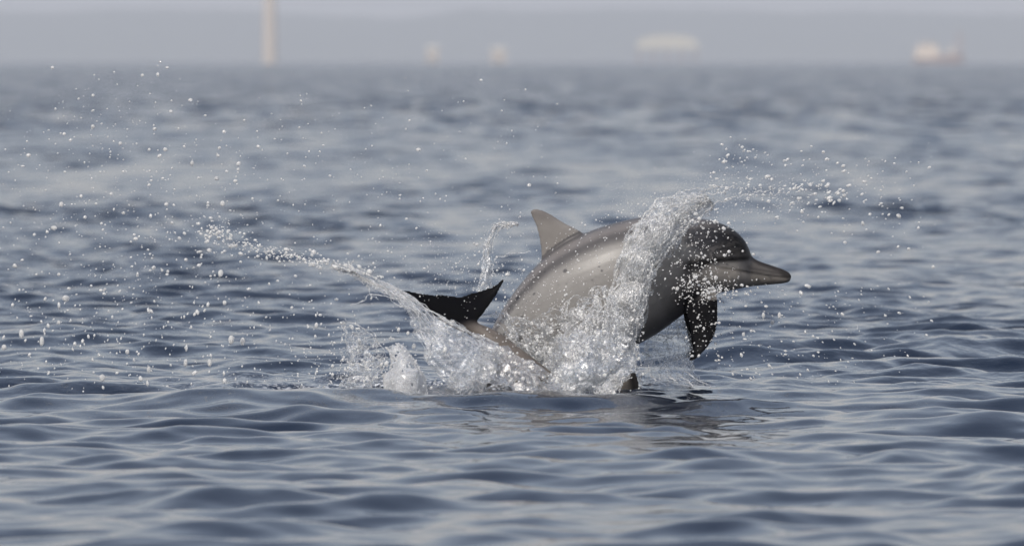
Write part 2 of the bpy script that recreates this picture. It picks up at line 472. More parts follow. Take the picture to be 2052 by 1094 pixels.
def set_skin(me, rgb):
    a = me.color_attributes.new('skin', 'FLOAT_COLOR', 'POINT')
    d = np.concatenate([rgb, np.ones((len(rgb), 1))], 1).astype(np.float32); a.data.foreach_set('color', d.ravel())
    me.materials.clear(); me.materials.append(M_SKIN)
    me.polygons.foreach_set('use_smooth', np.ones(len(me.polygons), bool))

def leaping_dolphin():
    Y = FOCUS
    st = [ # top x,y,  bottom x,y,  half width px, depth
        (1585.5, 552, 1584, 560, 4, -.03), (1580, 545, 1580, 565, 10, -.03), (1566, 538, 1566, 568, 15, -.03),
        (1545, 531, 1545, 570, 18, -.03), (1522, 523, 1520, 572, 21, -.03), (1507, 514, 1503, 574, 26, -.03),
        (1501, 499, 1487, 577, 38, -.03), (1490, 479, 1468, 581, 50, -.03), (1468, 459, 1446, 586, 60, -.02), (1438, 445, 1420, 596, 68, -.02),
        (1400, 437, 1388, 616, 78, -.01), (1350, 432, 1356, 640, 86, 0), (1295, 434, 1318, 668, 92, 0), (1235, 446, 1275, 692, 95, 0),
        (1175, 466, 1228, 712, 94, 0), (1125, 492, 1175, 722, 88, 0), (1082, 525, 1125, 728, 80, 0), (1045, 566, 1078, 735, 68, 0),
        (1012, 612, 1040, 745, 54, 0.01), (985, 660, 1008, 762, 42, 0.02), (962, 712, 980, 788, 32, 0.03), (946, 765, 958, 818, 22, 0.04), (932, 815, 942, 850, 14, 0.05), (920, 850, 930, 875, 9, 0.05)]
    rings, s = body_rings(st, Y)
    dorsal = [(1190, 480, 1078, 560, Y, Y, .022), (1160, 460, 1083, 520, Y, Y, .019), (1132, 446, 1080, 486, Y, Y, .014),
              (1108, 431, 1074, 458, Y, Y, .011), (1088, 421, 1066, 440, Y, Y, .008), (1074, 418, 1061, 429, Y, Y, .006), (1066, 420, 1061, 425, Y, Y, .005)]
    def flip(sg, dx):
        y0, y1 = Y + sg * .09, Y + sg * .17
        q = [(1432, 566, 1362, 585, .025), (1437, 596, 1369, 606, .02), (1438, 625, 1374, 632, .016), (1436, 652, 1379, 656, .012),
             (1428, 678, 1384, 680, .009), (1412, 700, 1386, 699, .007), (1399, 712, 1381, 713, .006), (1388, 720, 1377, 720, .005)]
        return [(a + dx, b, c + dx, d, y0 + (y1 - y0) * i / 7, y0 + (y1 - y0) * i / 7 + 0.01, t) for i, (a, b, c, d, t) in enumerate(q)]
    fl = lambda sg: [(930, 850, 915, 880, Y + .05, Y + .05, .015), (918, 868, 900, 895, Y + .05 + sg * .08, Y + .05 + sg * .06, .010),
                     (905, 880, 893, 900, Y + .05 + sg * .16, Y + .05 + sg * .15, .007), (893, 893, 890, 900, Y + .05 + sg * .23, Y + .05 + sg * .23, .005)]
    parts = [loft(rings), loft(fin_rings(dorsal)), loft(fin_rings(flip(-1, 0))), loft(fin_rings(flip(1, -6))), loft(fin_rings(fl(1))), loft(fin_rings(fl(-1)))]
    me = join_remesh('dolphin', parts, 0.0054, 7)
    v = coords(me).astype(float)
    # back to the side-on drawing plane of the animal
    ux = v[:, 0] / (FOCUS / F_PX) + 1026; uy = (CAM_H - v[:, 2]) / (FOCUS / F_PX) + HORIZON
    q = np.stack([ux, uy], -1)
    S = interp_pts(st, 260); T = S[:, 0:2]; B = S[:, 2:4]; D = B - T; L = np.linalg.norm(D, axis=1); Dn = D / L[:, None]
    best = np.full(len(q), 1e9); t = np.zeros(len(q))
    for i in range(len(S)):
        r = q - T[i]; al = r @ Dn[i]; pe = np.abs(r[:, 0] * Dn[i, 1] - r[:, 1] * Dn[i, 0])
        pe = pe + 0.4 * np.maximum(0, al - L[i]) + 0.4 * np.maximum(0, -al)
        m = pe < best; best[m] = pe[m]; t[m] = al[m] / L[i]
    nz = fbm(np.stack([ux * .02, uy * .02, v[:, 1] * 8], -1), 4, 31)
    n2 = fbm(np.stack([ux * .06, uy * .06, v[:, 1] * 20], -1), 3, 37)
    cape = np.array([0.075, 0.072, 0.074]); flank = np.array([0.178, 0.172, 0.166]); belly = np.array([0.18, 0.17, 0.16]); black = np.array([0.004, 0.004, 0.005])
    head = sst(1330, 1450, ux)
    edge = 0.145 + 0.37 * head + 0.02 * nz
    soft = 0.045 + 0.09 * head
    k = sst(edge + soft, edge - soft, t)[:, None]
    c = flank * (1 - k) + cape * k
    # a paler band just under the cape on the back half
    ridge_l = (sst(0.0, 0.03, t) * sst(0.10, 0.05, t) * (1 - head))[:, None]; c = c * (1 - .5 * ridge_l) + np.array([.2, .185, .18]) * .5 * ridge_l
    kb = sst(0.72, 0.9, t + 0.03 * nz)[:, None] * (1 - sst(1420, 1470, ux))[:, None]; c = c * (1 - kb) + belly * kb
    hd = (sst(1390, 1480, ux) * sst(530, 500, uy))[:, None]; c = c * (1 - .92 * hd) + cape * .16 * .92 * hd
    # dark grey wash from the eye down to the flipper
    w = np.exp(-((ux - 1385 + 0.25 * (uy - 560)) / 34) ** 2) * sst(505, 530, uy) * (0.75 + 0.3 * n2)
    w = np.clip(w, 0, 1)[:, None]; c = c * (1 - w) + np.array([.055, .05, .052]) * w
    belly_shade = (np.exp(-(((ux - 1330) / 85) ** 2 + ((uy - 655 - .45 * (1330 - ux)) / 34) ** 2)))[:, None] * .85; c = c * (1 - belly_shade) + np.array([.035, .034, .038]) * belly_shade  # shade of the underside painted into the skin as a dark belly patch
    # eye stripe: from the crease of the beak to the eye
    ln = np.interp(ux, [1370, 1400, 1440, 1508], [531, 527, 521, 517]); th = np.interp(ux, [1370, 1395, 1430, 1508], [10, 12, 7, 5])
    e = (np.exp(-((uy - ln) / th) ** 2) * sst(1362, 1385, ux) * sst(1516, 1500, ux))[:, None]
    c = c * (1 - .93 * e) + black * .93 * e
    # beak: dark upper edge and tip, streaky jaw
    bk = sst(1490, 1510, ux)
    top_e = np.interp(ux, [1500, 1520, 1545, 1566, 1580, 1586], [512, 522, 531, 538, 545, 552])
    up = sst(13, 5, uy - top_e)
    lip = np.exp(-((uy - np.interp(ux, [1430, 1460, 1500, 1540, 1585], [533, 537, 544, 551, 557])) / 2.6) ** 2) * sst(1425, 1455, ux)
    st2 = .7 * np.exp(-((uy - np.interp(ux, [1460, 1500, 1540, 1585], [531, 536, 543, 552])) / 2.4) ** 2) * sst(1470, 1500, ux)
    dk = np.clip(bk * (.95 * up + sst(1560, 1578, ux) + 0.35 * sst(.82, .97, t)) + lip + bk * st2, 0, 1)
    dk = dk[:, None] * 0.94; c = c * (1 - dk) + np.array([.020, .018, .018]) * dk
    jw = (sst(1400, 1440, ux) * sst(.55, .65, t))[:, None]; c = c * (1 - .35 * jw) + np.array([.34, .31, .28]) * .35 * jw
    br = (bk * (1 - dk[:, 0]))[:, None]; c = c * (1 - .6 * br) + np.array([.07, .063, .057]) * .6 * br
    # dorsal fin, pale with a dark rim
    isd = (t < -0.035) & (ux < 1195) & (uy < 560)
    fd = isd.astype(float)[:, None]
    tipd = np.clip(sst(452, 425, uy) + 0.8 * sst(0.0, 12, -(ux - np.interp(uy, [420, 470, 530], [1076, 1087, 1090])) ) * 0, 0, 1)[:, None]
    fc = np.array([.165, .155, .147]) * (1 - .55 * tipd) + np.array([.10, .09, .09]) * .55 * tipd
    c = c * (1 - fd) + fc * fd
    # flippers and flukes
    # groove under the melon
    gv = np.exp(-((uy - ln) / 5.0) ** 2) * sst(1400, 1430, ux) * sst(1520, 1505, ux)
    yy = v[:, 1] - (Y - .025); v[:, 1] -= 0.007 * gv * np.sign(yy) * sst(.01, .03, np.abs(yy))
    me.vertices.foreach_set('co', v.astype(np.float32).ravel()); me.update()
    isf = ((uy > 600) & (ux > np.interp(uy, [600, 640, 720], [1372, 1366, 1366]))) | ((np.abs(v[:, 1] - Y) > 0.16) & (uy > 580) & (ux > 1360)) | (ux < 935)
    sf = isf.astype(float)[:, None]; c = c * (1 - sf) + black * sf
    # flipper root darkness spreads softly on the breast
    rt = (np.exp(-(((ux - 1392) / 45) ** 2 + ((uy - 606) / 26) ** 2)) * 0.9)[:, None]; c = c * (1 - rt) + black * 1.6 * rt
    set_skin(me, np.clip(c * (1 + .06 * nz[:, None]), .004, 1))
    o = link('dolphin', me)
    tag(o, 'grey dolphin leaping clear of the water with its long beak out', 'dolphin', 'dolphins')
    # eye
    ex, ey, ez = P(1396, 527, Y)
    def eye(b):
        bmesh.ops.create_uvsphere(b, u_segments=16, v_segments=10, radius=0.011)
    M_EYE = simple('wet_black_eye', (0.008, 0.007, 0.007), 0.08, 0.1, 30)
    for sg in (-1, 1):
        q = bm_obj('eye', eye, M_EYE, o, True)
        # sit on the skin: nearest vertex on that side
        side = (np.sign(v[:, 1] - Y) == sg)
        dd = np.hypot(v[:, 0] - ex, v[:, 2] - ez) + np.where(side, 0, 9)
        p = v[np.argmin(dd)]
        q.location = (p[0], p[1] - sg * 0.005, p[2])
    return o

def diving_dolphin():
    Y = 39.62
    st = [(915, 628, 922, 650, 9, -.02), (935, 636, 935, 660, 13, -.01), (960, 643, 952, 676, 17, 0), (998, 659, 980, 708, 26, 0), (1040, 690, 1012, 752, 40, 0),
          (1090, 727, 1052, 810, 56, -.04), (1150, 772, 1110, 870, 72, -.14), (1220, 814, 1185, 925, 80, -.24), (1300, 830, 1275, 965, 86, -.28),
          (1390, 850, 1375, 990, 86, -.28), (1480, 875, 1465, 1005, 74, -.26), (1550, 910, 1535, 1012, 56, -.24), (1585, 945, 1575, 1010, 30, -.22), (1630, 975, 1625, 1006, 17, -.2), (1675, 992, 1674, 1006, 8, -.2)]
    rings, s = body_rings(st, Y, 90, 36)
    y = Y - .02
    right = [(928, 664, 920, 590, y, y + .03, .020), (958, 638, 946, 582, y + .02, y + .05, .014), (979, 611, 971, 575, y + .04, y + .07, .010),
             (997, 585, 991, 567, y + .06, y + .08, .007), (1012, 555, 1007, 556, y + .08, y + .09, .005)]
    left = [(934, 664, 924, 590, y, y + .03, .020), (905, 650, 893, 585, y - .03, y, .014), (872, 630, 864, 583, y - .06, y - .03, .010),
            (838, 606, 834, 579, y - .09, y - .06, .007), (803, 578, 800, 573, y - .12, y - .10, .005)]
    yd = Y - .29
    dorsal = [(1296, 850, 1185, 848, yd, yd, .026), (1281, 815, 1204, 815, yd, yd, .018), (1277, 790, 1220, 788, yd, yd, .013),
              (1277, 768, 1234, 766, yd, yd, .010), (1275, 750, 1247, 748, yd, yd, .008), (1270, 735, 1260, 735, yd, yd, .007)]
    parts = [loft(rings), loft(fin_rings(right)), loft(fin_rings(left)), loft(fin_rings(dorsal))]
    me = join_remesh('dolphin', parts, 0.0058, 4)
    v = coords(me).astype(float)
    ux = v[:, 0] / (FOCUS / F_PX) + 1026; uy = (CAM_H - v[:, 2]) / (FOCUS / F_PX) + HORIZON
    nz = fbm(np.stack([ux * .03, uy * .03, v[:, 1] * 9], -1), 4, 41)
    black = np.array([0.003, 0.003, 0.005]); brown = np.array([.115, .10, .09])
    k = sst(905, 965, ux + 0.35 * (uy - 640) + 6 * nz) * sst(632, 650, uy + 0.0 * ux + 3 * nz) ; k = k[:, None]
    c = black * (1 - k) + brown * k
    wet = sst(1030, 1080, ux + 8 * nz)[:, None]; c = c * (1 - .45 * wet) + np.array([.05, .045, .042]) * .45 * wet
    fin = (sst(1180, 1200, ux) * sst(1266, 1252, ux + 6 * nz))[:, None]
    c = np.where((ux > 1180)[:, None], np.array([.012, .011, .011]) * (1 - fin) + np.array([.075, .066, .058]) * fin, c)
    set_skin(me, np.clip(c * (1 + .12 * nz[:, None]), .004, 1))
    o = link('dolphin', me)
    tag(o, 'second dolphin diving under the splash, black tail fluke raised beside the leaping one', 'dolphin', 'dolphins')
    return o
leaping_dolphin(); diving_dolphin()
# SPLASH_BEGIN
# ------------------------------------------------------------------ splash
def film_material(name, clear, white_lo, white_hi, scale=28.0, stretch=(1, 1, 1), bump=0.8, tint=(0.90, 0.885, 0.86), gloss=0.10):
    """thin moving water: partly clear, partly bent and glossy, with aerated white veins"""
    m, nt, out = new_mat(name); L = nt.links.new
    tc = N(nt, 'ShaderNodeTexCoord'); mp = N(nt, 'ShaderNodeMapping'); mp.inputs['Scale'].default_value = stretch
    L(tc.outputs['Object'], mp.inputs['Vector'])
    nz = N(nt, 'ShaderNodeTexNoise', Scale=scale, Detail=5.0, Roughness=0.62, Distortion=1.0); L(mp.outputs[0], nz.inputs['Vector'])
    bp = N(nt, 'ShaderNodeBump', Strength=bump, Distance=0.012); L(nz.outputs[0], bp.inputs['Height'])
    tr = N(nt, 'ShaderNodeBsdfTransparent'); tr.inputs[0].default_value = (0.96, 0.97, 0.98, 1)
    g = N(nt, 'ShaderNodeBsdfGlass', Roughness=0.04, IOR=1.33); g.inputs[0].default_value = (0.97, 0.98, 0.99, 1); L(bp.outputs[0], g.inputs['Normal'])
    m1 = N(nt, 'ShaderNodeMixShader'); m1.inputs[0].default_value = 1 - clear; L(tr.outputs[0], m1.inputs[1]); L(g.outputs[0], m1.inputs[2])
    gl = N(nt, 'ShaderNodeBsdfGlossy', Roughness=0.16); gl.inputs[0].default_value = (1, 1, 1, 1); L(bp.outputs[0], gl.inputs['Normal'])
    m2 = N(nt, 'ShaderNodeMixShader'); m2.inputs[0].default_value = gloss; L(m1.outputs[0], m2.inputs[1]); L(gl.outputs[0], m2.inputs[2])
    d = N(nt, 'ShaderNodeBsdfDiffuse'); d.inputs[0].default_value = tint + (1,); L(bp.outputs[0], d.inputs['Normal'])
    t = N(nt, 'ShaderNodeBsdfTranslucent'); t.inputs[0].default_value = tint + (1,); L(bp.outputs[0], t.inputs['Normal'])
    a = N(nt, 'ShaderNodeMixShader'); a.inputs[0].default_value = 0.4; L(d.outputs[0], a.inputs[1]); L(t.outputs[0], a.inputs[2])
    nv = N(nt, 'ShaderNodeTexNoise', Scale=scale * 1.6, Detail=6.0, Roughness=0.72, Distortion=2.2); L(mp.outputs[0], nv.inputs['Vector'])
    mr = N(nt, 'ShaderNodeMapRange'); mr.inputs[1].default_value = 0.50; mr.inputs[2].default_value = 0.64
    mr.inputs[3].default_value = white_lo; mr.inputs[4].default_value = white_hi; L(nv.outputs[0], mr.inputs[0])
    mx = N(nt, 'ShaderNodeMixShader'); L(mr.outputs[0], mx.inputs[0]); L(m2.outputs[0], mx.inputs[1]); L(a.outputs[0], mx.inputs[2])
    L(mx.outputs[0], out.inputs[0])
    return m
M_CURTAIN = film_material('curtain_water', 0.91, 0.03, 0.58, 52.0, stretch=(1.3, 1, .7), bump=.8, gloss=.13)
M_SHEET = film_material('sheet_water', 0.91, 0.03, 0.36, 46.0, bump=.8, gloss=.13)
M_CLEAR = film_material('clear_sheet_water', 0.86, 0.02, 0.25, 34.0, bump=.6)
M_CUP = film_material('smooth_film_water', 0.70, 0.24, 0.34, 20.0, bump=0.12, gloss=0.02)
M_STRAND = film_material('strand_water', 0.50, 0.15, 0.80, 40.0)
M_CHURN = film_material('churned_water', 0.45, 0.03, 0.40, 40.0, bump=.8)
M_DROP = film_material('drop_water', 0.36, 0.55, 1.0, 90.0, bump=0.5, tint=(0.95, 0.94, 0.92))

def flow_surface(lines, nu, nv):
    """lines: flow lines [(px,py,Y)...] from root to tip -> grid (nu along the flow, nv across) of world points"""
    R = np.array([interp_pts(l, nu) for l in lines])            # nl, nu, 3
    R = R.transpose(1, 0, 2).reshape(nu, -1)
    nl = len(lines)
    q = np.array([interp_pts(row.reshape(nl, 3), nv) for row in R])   # nu, nv, 3
    return PA(q[..., :2], q[..., 2])

def grid_normals(G):
    a = np.gradient(G, axis=0); b = np.gradient(G, axis=1); n = np.cross(a, b)
    return n / (np.linalg.norm(n, axis=-1, keepdims=True) + 1e-9)

def film_mesh(name, G, mat, seed, amp=0.02, freq=9.0, thick=0.005, rag=0.55, ragfreq=(16, 10), root_open=0.0, tip_rag=0.35, ribs=0.0, ribn=20):
    """a closed, rippled, ragged film of water"""
    nu, nv = G.shape[:2]
    n = grid_normals(G)
    u = np.linspace(0, 1, nu)[:, None] + 0 * G[..., 0]; w = np.linspace(0, 1, nv)[None, :] + 0 * G[..., 0]
    d = fbm(G * freq, 4, seed) * amp
    if ribs:
        d = d + ribs * np.sin(w * ribn * 6.28 + 3 * fbm(np.stack([u * 3, w * 3, 0 * u], -1), 2, seed + 4)) * (0.5 + 0.5 * vnoise(np.stack([u * 5, w * 9, 0 * u], -1), seed + 6))
    C = G + n * d[..., None]
    C = C + 0.010 * np.stack([fbm(G * 22, 2, seed + 1), 0 * d, fbm(G * 22, 2, seed + 2)], -1) * np.clip(4 * np.minimum(1, u + .2), 0, 1)[..., None]
    th = thick * (0.45 + 0.55 * np.abs(fbm(G * 30, 3, seed + 5)))
    edge = np.minimum(w, 1 - w) * 2
    nzv = fbm(np.stack([u * ragfreq[0], w * ragfreq[1], 0 * u + seed], -1), 3, seed + 8)
    keep = (edge * 2.2 + 0.9 * nzv + 0.55) > rag
    keep &= (1 - u) * 3.2 + 1.1 * nzv + tip_rag > 0.35
    keep &= (nzv < 1.05 - 0.5 * u)
    Nn = grid_normals(C)
    A = C + Nn * th[..., None] / 2; B = C - Nn * th[..., None] / 2
    F = grid_faces(nu, nv)
    kf = keep[:-1, :-1] & keep[1:, :-1] & keep[1:, 1:] & keep[:-1, 1:]
    F = F[kf.ravel()]
    off = nu * nv
    # rim faces where the film ends
    e = {}
    Fi = np.vstack([F[:, [0, 1]], F[:, [1, 2]], F[:, [2, 3]], F[:, [3, 0]]])
    key = np.sort(Fi, 1); code = key[:, 0].astype(np.int64) * off + key[:, 1]
    un, idx, cnt = np.unique(code, return_index=True, return_counts=True)
    be = Fi[idx[cnt == 1]]
    rim = np.stack([be[:, 1], be[:, 0], be[:, 0] + off, be[:, 1] + off], 1)
    allF = np.vstack([F, F[:, ::-1] + off, rim])
    V = np.vstack([A.reshape(-1, 3), B.reshape(-1, 3)])
    used = np.unique(allF); mp = np.zeros(len(V), np.int64); mp[used] = np.arange(len(used))
    return mesh_np(name, V[used], mp[allF], mat), C

def tubes(paths, radii, ns=6):
    """paths: list of (n,3); radii: list of (n,) -> V,F of all tubes"""
    Vs, Fs, o = [], [], 0
    a = np.linspace(0, 2 * np.pi, ns, endpoint=False)
    for p, r in zip(paths, radii):
        t = np.gradient(p, axis=0); t /= (np.linalg.norm(t, axis=1, keepdims=True) + 1e-9)
        ref = np.array([0.12, 0.98, 0.15]); s = np.cross(t, ref); s /= (np.linalg.norm(s, axis=1, keepdims=True) + 1e-9)
        b = np.cross(t, s)
        ring = p[:, None] + r[:, None, None] * (np.cos(a)[None, :, None] * s[:, None] + np.sin(a)[None, :, None] * b[:, None])
        Vs.append(ring.reshape(-1, 3)); Fs.append(grid_faces(len(p), ns, True) + o); o += len(p) * ns
    return np.vstack(Vs), np.vstack(Fs)

def strands_on(C, count, seed, rmin=0.0012, rmax=0.0032, cross=0.25, lift=0.012, lmin=.12, lmax=.5):
    """ligaments running along (mostly) the flow of a film"""
    r = np.random.default_rng(seed); nu, nv = C.shape[:2]
    n = grid_normals(C); paths, rad = [], []
    for i in range(count):
        m = int(r.integers(14, 30)); u0 = r.random() ** 0.8 * 0.9; ln = r.uniform(lmin, lmax)
        w0 = r.random(); drift = r.normal(0, cross) * ln * 2
        s = np.linspace(0, 1, m)
        u = np.clip(u0 + ln * s, 0, 1); w = np.clip(w0 + drift * s + 0.03 * np.sin(s * r.uniform(3, 9) + r.random() * 6), 0.0, 1)
        iu = u * (nu - 1); iw = w * (nv - 1); a = np.minimum(iu.astype(int), nu - 2); b = np.minimum(iw.astype(int), nv - 2)
        fu = (iu - a)[:, None]; fw = (iw - b)[:, None]
        p = (C[a, b] * (1 - fu) * (1 - fw) + C[a + 1, b] * fu * (1 - fw) + C[a, b + 1] * (1 - fu) * fw + C[a + 1, b + 1] * fu * fw)
        p = p + n[a, b] * r.normal(0, lift) + 0.004 * np.stack([np.sin(s * r.uniform(5, 20) + i), np.cos(s * 9 + i), np.sin(s * r.uniform(5, 20) + 2 * i)], -1)
        R = r.uniform(rmin, rmax) * (0.55 + 0.45 * np.abs(np.sin(s * r.uniform(4, 14) + i))) * np.clip(np.minimum(s, 1 - s) * 8, 0.15, 1)
        paths.append(p); rad.append(R)
    return paths, rad

def px_path(pts, n, wob=0.004, seed=0):
    q = interp_pts(pts, n); p = PA(q[:, :2], q[:, 2])
    s = np.linspace(0, 1, n)[:, None] * 14
    return p + wob * np.hstack([vnoise(np.hstack([s, 0 * s + seed, 0 * s])).reshape(-1, 1), vnoise(np.hstack([s, 0 * s + seed, 0 * s + 5])).reshape(-1, 1), vnoise(np.hstack([s, 0 * s + seed, 0 * s + 9])).reshape(-1, 1)])

def strand_part(name, pr, parent, mat=None):
    V, F = tubes(*pr); o = link(name, mesh_np(name, V, F, mat or M_STRAND), parent); tag(o, kind='stuff'); return o

ICO = None
def ico():
    global ICO
    if ICO is None:
        b = bmesh.new(); bmesh.ops.create_icosphere(b, subdivisions=2, radius=1.0); b.verts.ensure_lookup_table()
        hi = (np.array([v.co for v in b.verts]), np.array([[v.index for v in f.verts] for f in b.faces])); b.free()
        b = bmesh.new(); bmesh.ops.create_icosphere(b, subdivisions=1, radius=1.0); b.verts.ensure_lookup_table()
        lo = (np.array([v.co for v in b.verts]), np.array([[v.index for v in f.verts] for f in b.faces])); b.free()
        ICO = lo, hi
    return ICO

def drops_mesh(name, P3, R, direction, stretch, mat, seed, hi=False):
    """round and pulled-out drops; direction (n,3) unit"""
    V0, F0 = ico()[1 if hi else 0]
    r = np.random.default_rng(seed); n = len(P3)
    d = direction / (np.linalg.norm(direction, axis=1, keepdims=True) + 1e-9)
    V = V0[None] * R[:, None, None] * (1 + 0.12 * r.normal(size=(n, 1, 3)))
    al = (V @ d[:, :, None])                                       # n, nv, 1
    V = V + d[:, None, :] * al * (stretch[:, None, None] - 1)
    V = V + P3[:, None, :]
    F = F0[None] + (np.arange(n) * len(V0))[:, None, None]
    return mesh_np(name, V.reshape(-1, 3), F.reshape(-1, 3), mat)

def thing(name, loc, label, cat, group=None):
    e = empty(name, (0, 0, 0)); tag(e, label, cat, group); return e

def build_splash():
    G_ = 'splashes thrown up by the dolphins'
    # --- tall curtain over the shoulder of the leaping dolphin
    Yc = 39.70
    e = thing('water_curtain', None, 'tall curtain of clear water arching over the leaping dolphin\'s shoulder', 'splash', G_)
    lines = [[(1130, 815, Yc), (1172, 730, Yc), (1212, 625, Yc), (1230, 555, Yc), (1246, 500, Yc), (1274, 462, Yc), (1298, 425, Yc), (1314, 404, Yc), (1350, 393, Yc + .02), (1402, 384, Yc + .04)],
             [(1180, 815, Yc), (1205, 730, Yc - .03), (1236, 630, Yc - .04), (1252, 560, Yc - .05), (1272, 510, Yc - .05), (1302, 468, Yc - .05), (1330, 434, Yc - .04), (1350, 415, Yc - .02), (1378, 405, Yc), (1418, 396, Yc + .02)],
             [(1225, 815, Yc), (1242, 730, Yc - .02), (1263, 635, Yc - .04), (1276, 575, Yc - .05), (1298, 525, Yc - .05), (1330, 478, Yc - .05), (1358, 445, Yc - .04), (1376, 428, Yc - .02), (1396, 416, Yc), (1425, 406, Yc + .02)],
             [(1270, 815, Yc + .03), (1275, 730, Yc), (1284, 640, Yc), (1293, 590, Yc), (1313, 542, Yc), (1348, 490, Yc), (1380, 455, Yc), (1396, 440, Yc + .02), (1412, 430, Yc + .03), (1432, 416, Yc + .05)]]
    G = flow_surface(lines, 190, 90)
    me, C = film_mesh('water_film', G, M_CURTAIN, 51, amp=0.022, freq=11, thick=0.006, rag=0.25, ribs=0.004, ribn=16)
    link('water_film', me, e)
    G2 = flow_surface([[(a + 8, b + 6, y + .05) for a, b, y in l] for l in lines], 150, 70)
    me, C2 = film_mesh('water_film', G2, M_CURTAIN, 57, amp=0.03, freq=13, thick=0.006, rag=0.75, ragfreq=(22, 14))
    link('water_film', me, e)
    pr = strands_on(C, 70, 61, .0008, .0024, cross=0.18, lift=.012)
    q2 = strands_on(C, 26, 62, 0.0012, 0.0032, cross=0.1, lift=.02, lmin=.25, lmax=.6)
    strand_part('ligament', (pr[0] + q2[0], pr[1] + q2[1]), e)
    s = np.linspace(0, 1, 60)
    rims = [px_path([(a, b, y - .01) for a, b, y in lines[0][2:9]], 60, .006, 1), px_path([(a, b, y - .01) for a, b, y in lines[3][2:8]], 60, .006, 2),
            px_path([(a + 4, b + 2, y - .02) for a, b, y in lines[0][3:8]], 60, .008, 3),
            px_path([(a - 10, b + 4, y - .02) for a, b, y in lines[3][2:8]], 60, .01, 4)]
    strand_part('rim', (rims, [np.full(60, .0045) * (.7 + .5 * np.abs(np.sin(s * 17 + k))) for k in range(4)]), e)
    # threads pulled out from its crest
    th = []
    for k, p in enumerate([[(1396, 388, Yc), (1420, 377, Yc), (1442, 372, Yc), (1470, 376, Yc), (1490, 382, Yc)],
                           [(1400, 436, Yc), (1425, 412, Yc), (1452, 402, Yc), (1485, 394, Yc), (1512, 390, Yc)],
                           [(1380, 398, Yc), (1410, 392, Yc), (1440, 388, Yc), (1460, 390, Yc)],
                           [(1512, 388, Yc), (1535, 384, Yc), (1547, 372, Yc), (1550, 390, Yc), (1575, 390, Yc)],
                           [(1350, 392, Yc), (1380, 382, Yc), (1410, 378, Yc), (1440, 374, Yc)]]):
        th.append(px_path(p, 40, .009, 10 + k))
    s4 = np.linspace(0, 1, 40)
    strand_part('thread', (th, [0.0034 * (.35 + .75 * np.abs(np.sin(s4 * 19 + k))) * np.clip((1 - s4) * 6, .3, 1) for k in range(len(th))]), e)

    # --- white mass between the two animals
    e = thing('water_burst', None, 'broad churned burst of water in front of the leaping dolphin\'s flank', 'splash', G_)
    Yb = 39.55
    lines = [[(985, 815, Yb + .24), (1000, 760, Yb + .24), (1012, 715, Yb + .24), (1022, 685, Yb + .24), (1012, 655, Yb + .22), (985, 632, Yb + .2)],
             [(1050, 815, Yb + .22), (1066, 765, Yb + .22), (1080, 725, Yb + .22), (1088, 700, Yb + .2), (1082, 672, Yb + .18), (1060, 640, Yb + .16)],
             [(1110, 815, Yb - .15), (1128, 765, Yb - .2), (1142, 720, Yb - .16), (1150, 680, Yb - .08), (1150, 645, Yb), (1138, 612, Yb + .1)],
             [(1180, 815, Yb - .12), (1195, 760, Yb - .16), (1206, 710, Yb - .12), (1210, 665, Yb - .05), (1208, 620, Yb), (1200, 575, Yb + .1)],
             [(1275, 815, Yb), (1276, 765, Yb), (1272, 720, Yb), (1262, 680, Yb), (1250, 640, Yb), (1240, 600, Yb + .1)]]
    G = flow_surface(lines, 150, 170)
    me, C = film_mesh('water_film', G, M_CURTAIN, 71, amp=0.028, freq=14, thick=0.005, rag=0.35, ragfreq=(10, 18), tip_rag=0.2, ribs=.006, ribn=26)
    link('water_film', me, e)
    G2 = flow_surface([[(a + 12, b + 14, y - .03) for a, b, y in l] for l in lines], 120, 140)
    me, C2 = film_mesh('water_film', G2, M_CLEAR, 75, amp=0.03, freq=16, thick=0.005, rag=1.0, ragfreq=(14, 26), tip_rag=-.3)
    link('water_film', me, e)
    pr = strands_on(C, 90, 77, .0008, .0024, cross=.35, lift=.02, lmin=.1, lmax=.4); q2 = strands_on(C2, 40, 78, .0008, .0022, cross=.35, lift=.02, lmin=.1, lmax=.35)
    strand_part('ligament', (pr[0] + q2[0], pr[1] + q2[1]), e)

    # --- sheet flung to the left off the tail
    e = thing('water_sheet', None, 'long streaked sheet of water flung off the black tail fluke', 'splash', G_)
    Yl = 39.36
    lines = [[(1012, 698, Yl + .04), (1000, 692, Yl + .02), (972, 680, Yl), (932, 661, Yl - .02), (880, 633, Yl - .04), (826, 598, Yl - .05), (775, 569, Yl - .05), (722, 546, Yl - .05), (668, 525, Yl - .05)],
             [(1000, 728, Yl + .04), (986, 722, Yl), (962, 708, Yl - .03), (930, 690, Yl - .06), (882, 660, Yl - .08), (830, 616, Yl - .08), (780, 580, Yl - .07), (726, 554, Yl - .06), (670, 531, Yl - .05)],
             [(985, 764, Yl), (970, 758, Yl - .04), (950, 744, Yl - .08), (925, 722, Yl - .10), (884, 684, Yl - .11), (840, 632, Yl - .10), (792, 588, Yl - .08), (730, 558, Yl - .06), (672, 534, Yl - .05)],
             [(965, 806, Yl - .02), (950, 802, Yl - .06), (930, 792, Yl - .10), (905, 774, Yl - .12), (862, 738, Yl - .12), (836, 670, Yl - .11), (798, 606, Yl - .08), (734, 564, Yl - .06), (674, 537, Yl - .05)]]
    G = flow_surface(lines, 190, 90)
    me, C = film_mesh('water_film', G, M_SHEET, 81, amp=0.016, freq=10, thick=0.006, rag=0.12, ragfreq=(18, 9), ribs=.004, ribn=12, tip_rag=.5)
    link('water_film', me, e)
    # cross-flow streaks on it
    Gt = C[:150].transpose(1, 0, 2)
    pr = strands_on(Gt, 70, 83, .0008, .0020, cross=.12, lift=.008, lmin=.1, lmax=.45); q2 = strands_on(C, 26, 84, .0008, .0022, cross=.1)
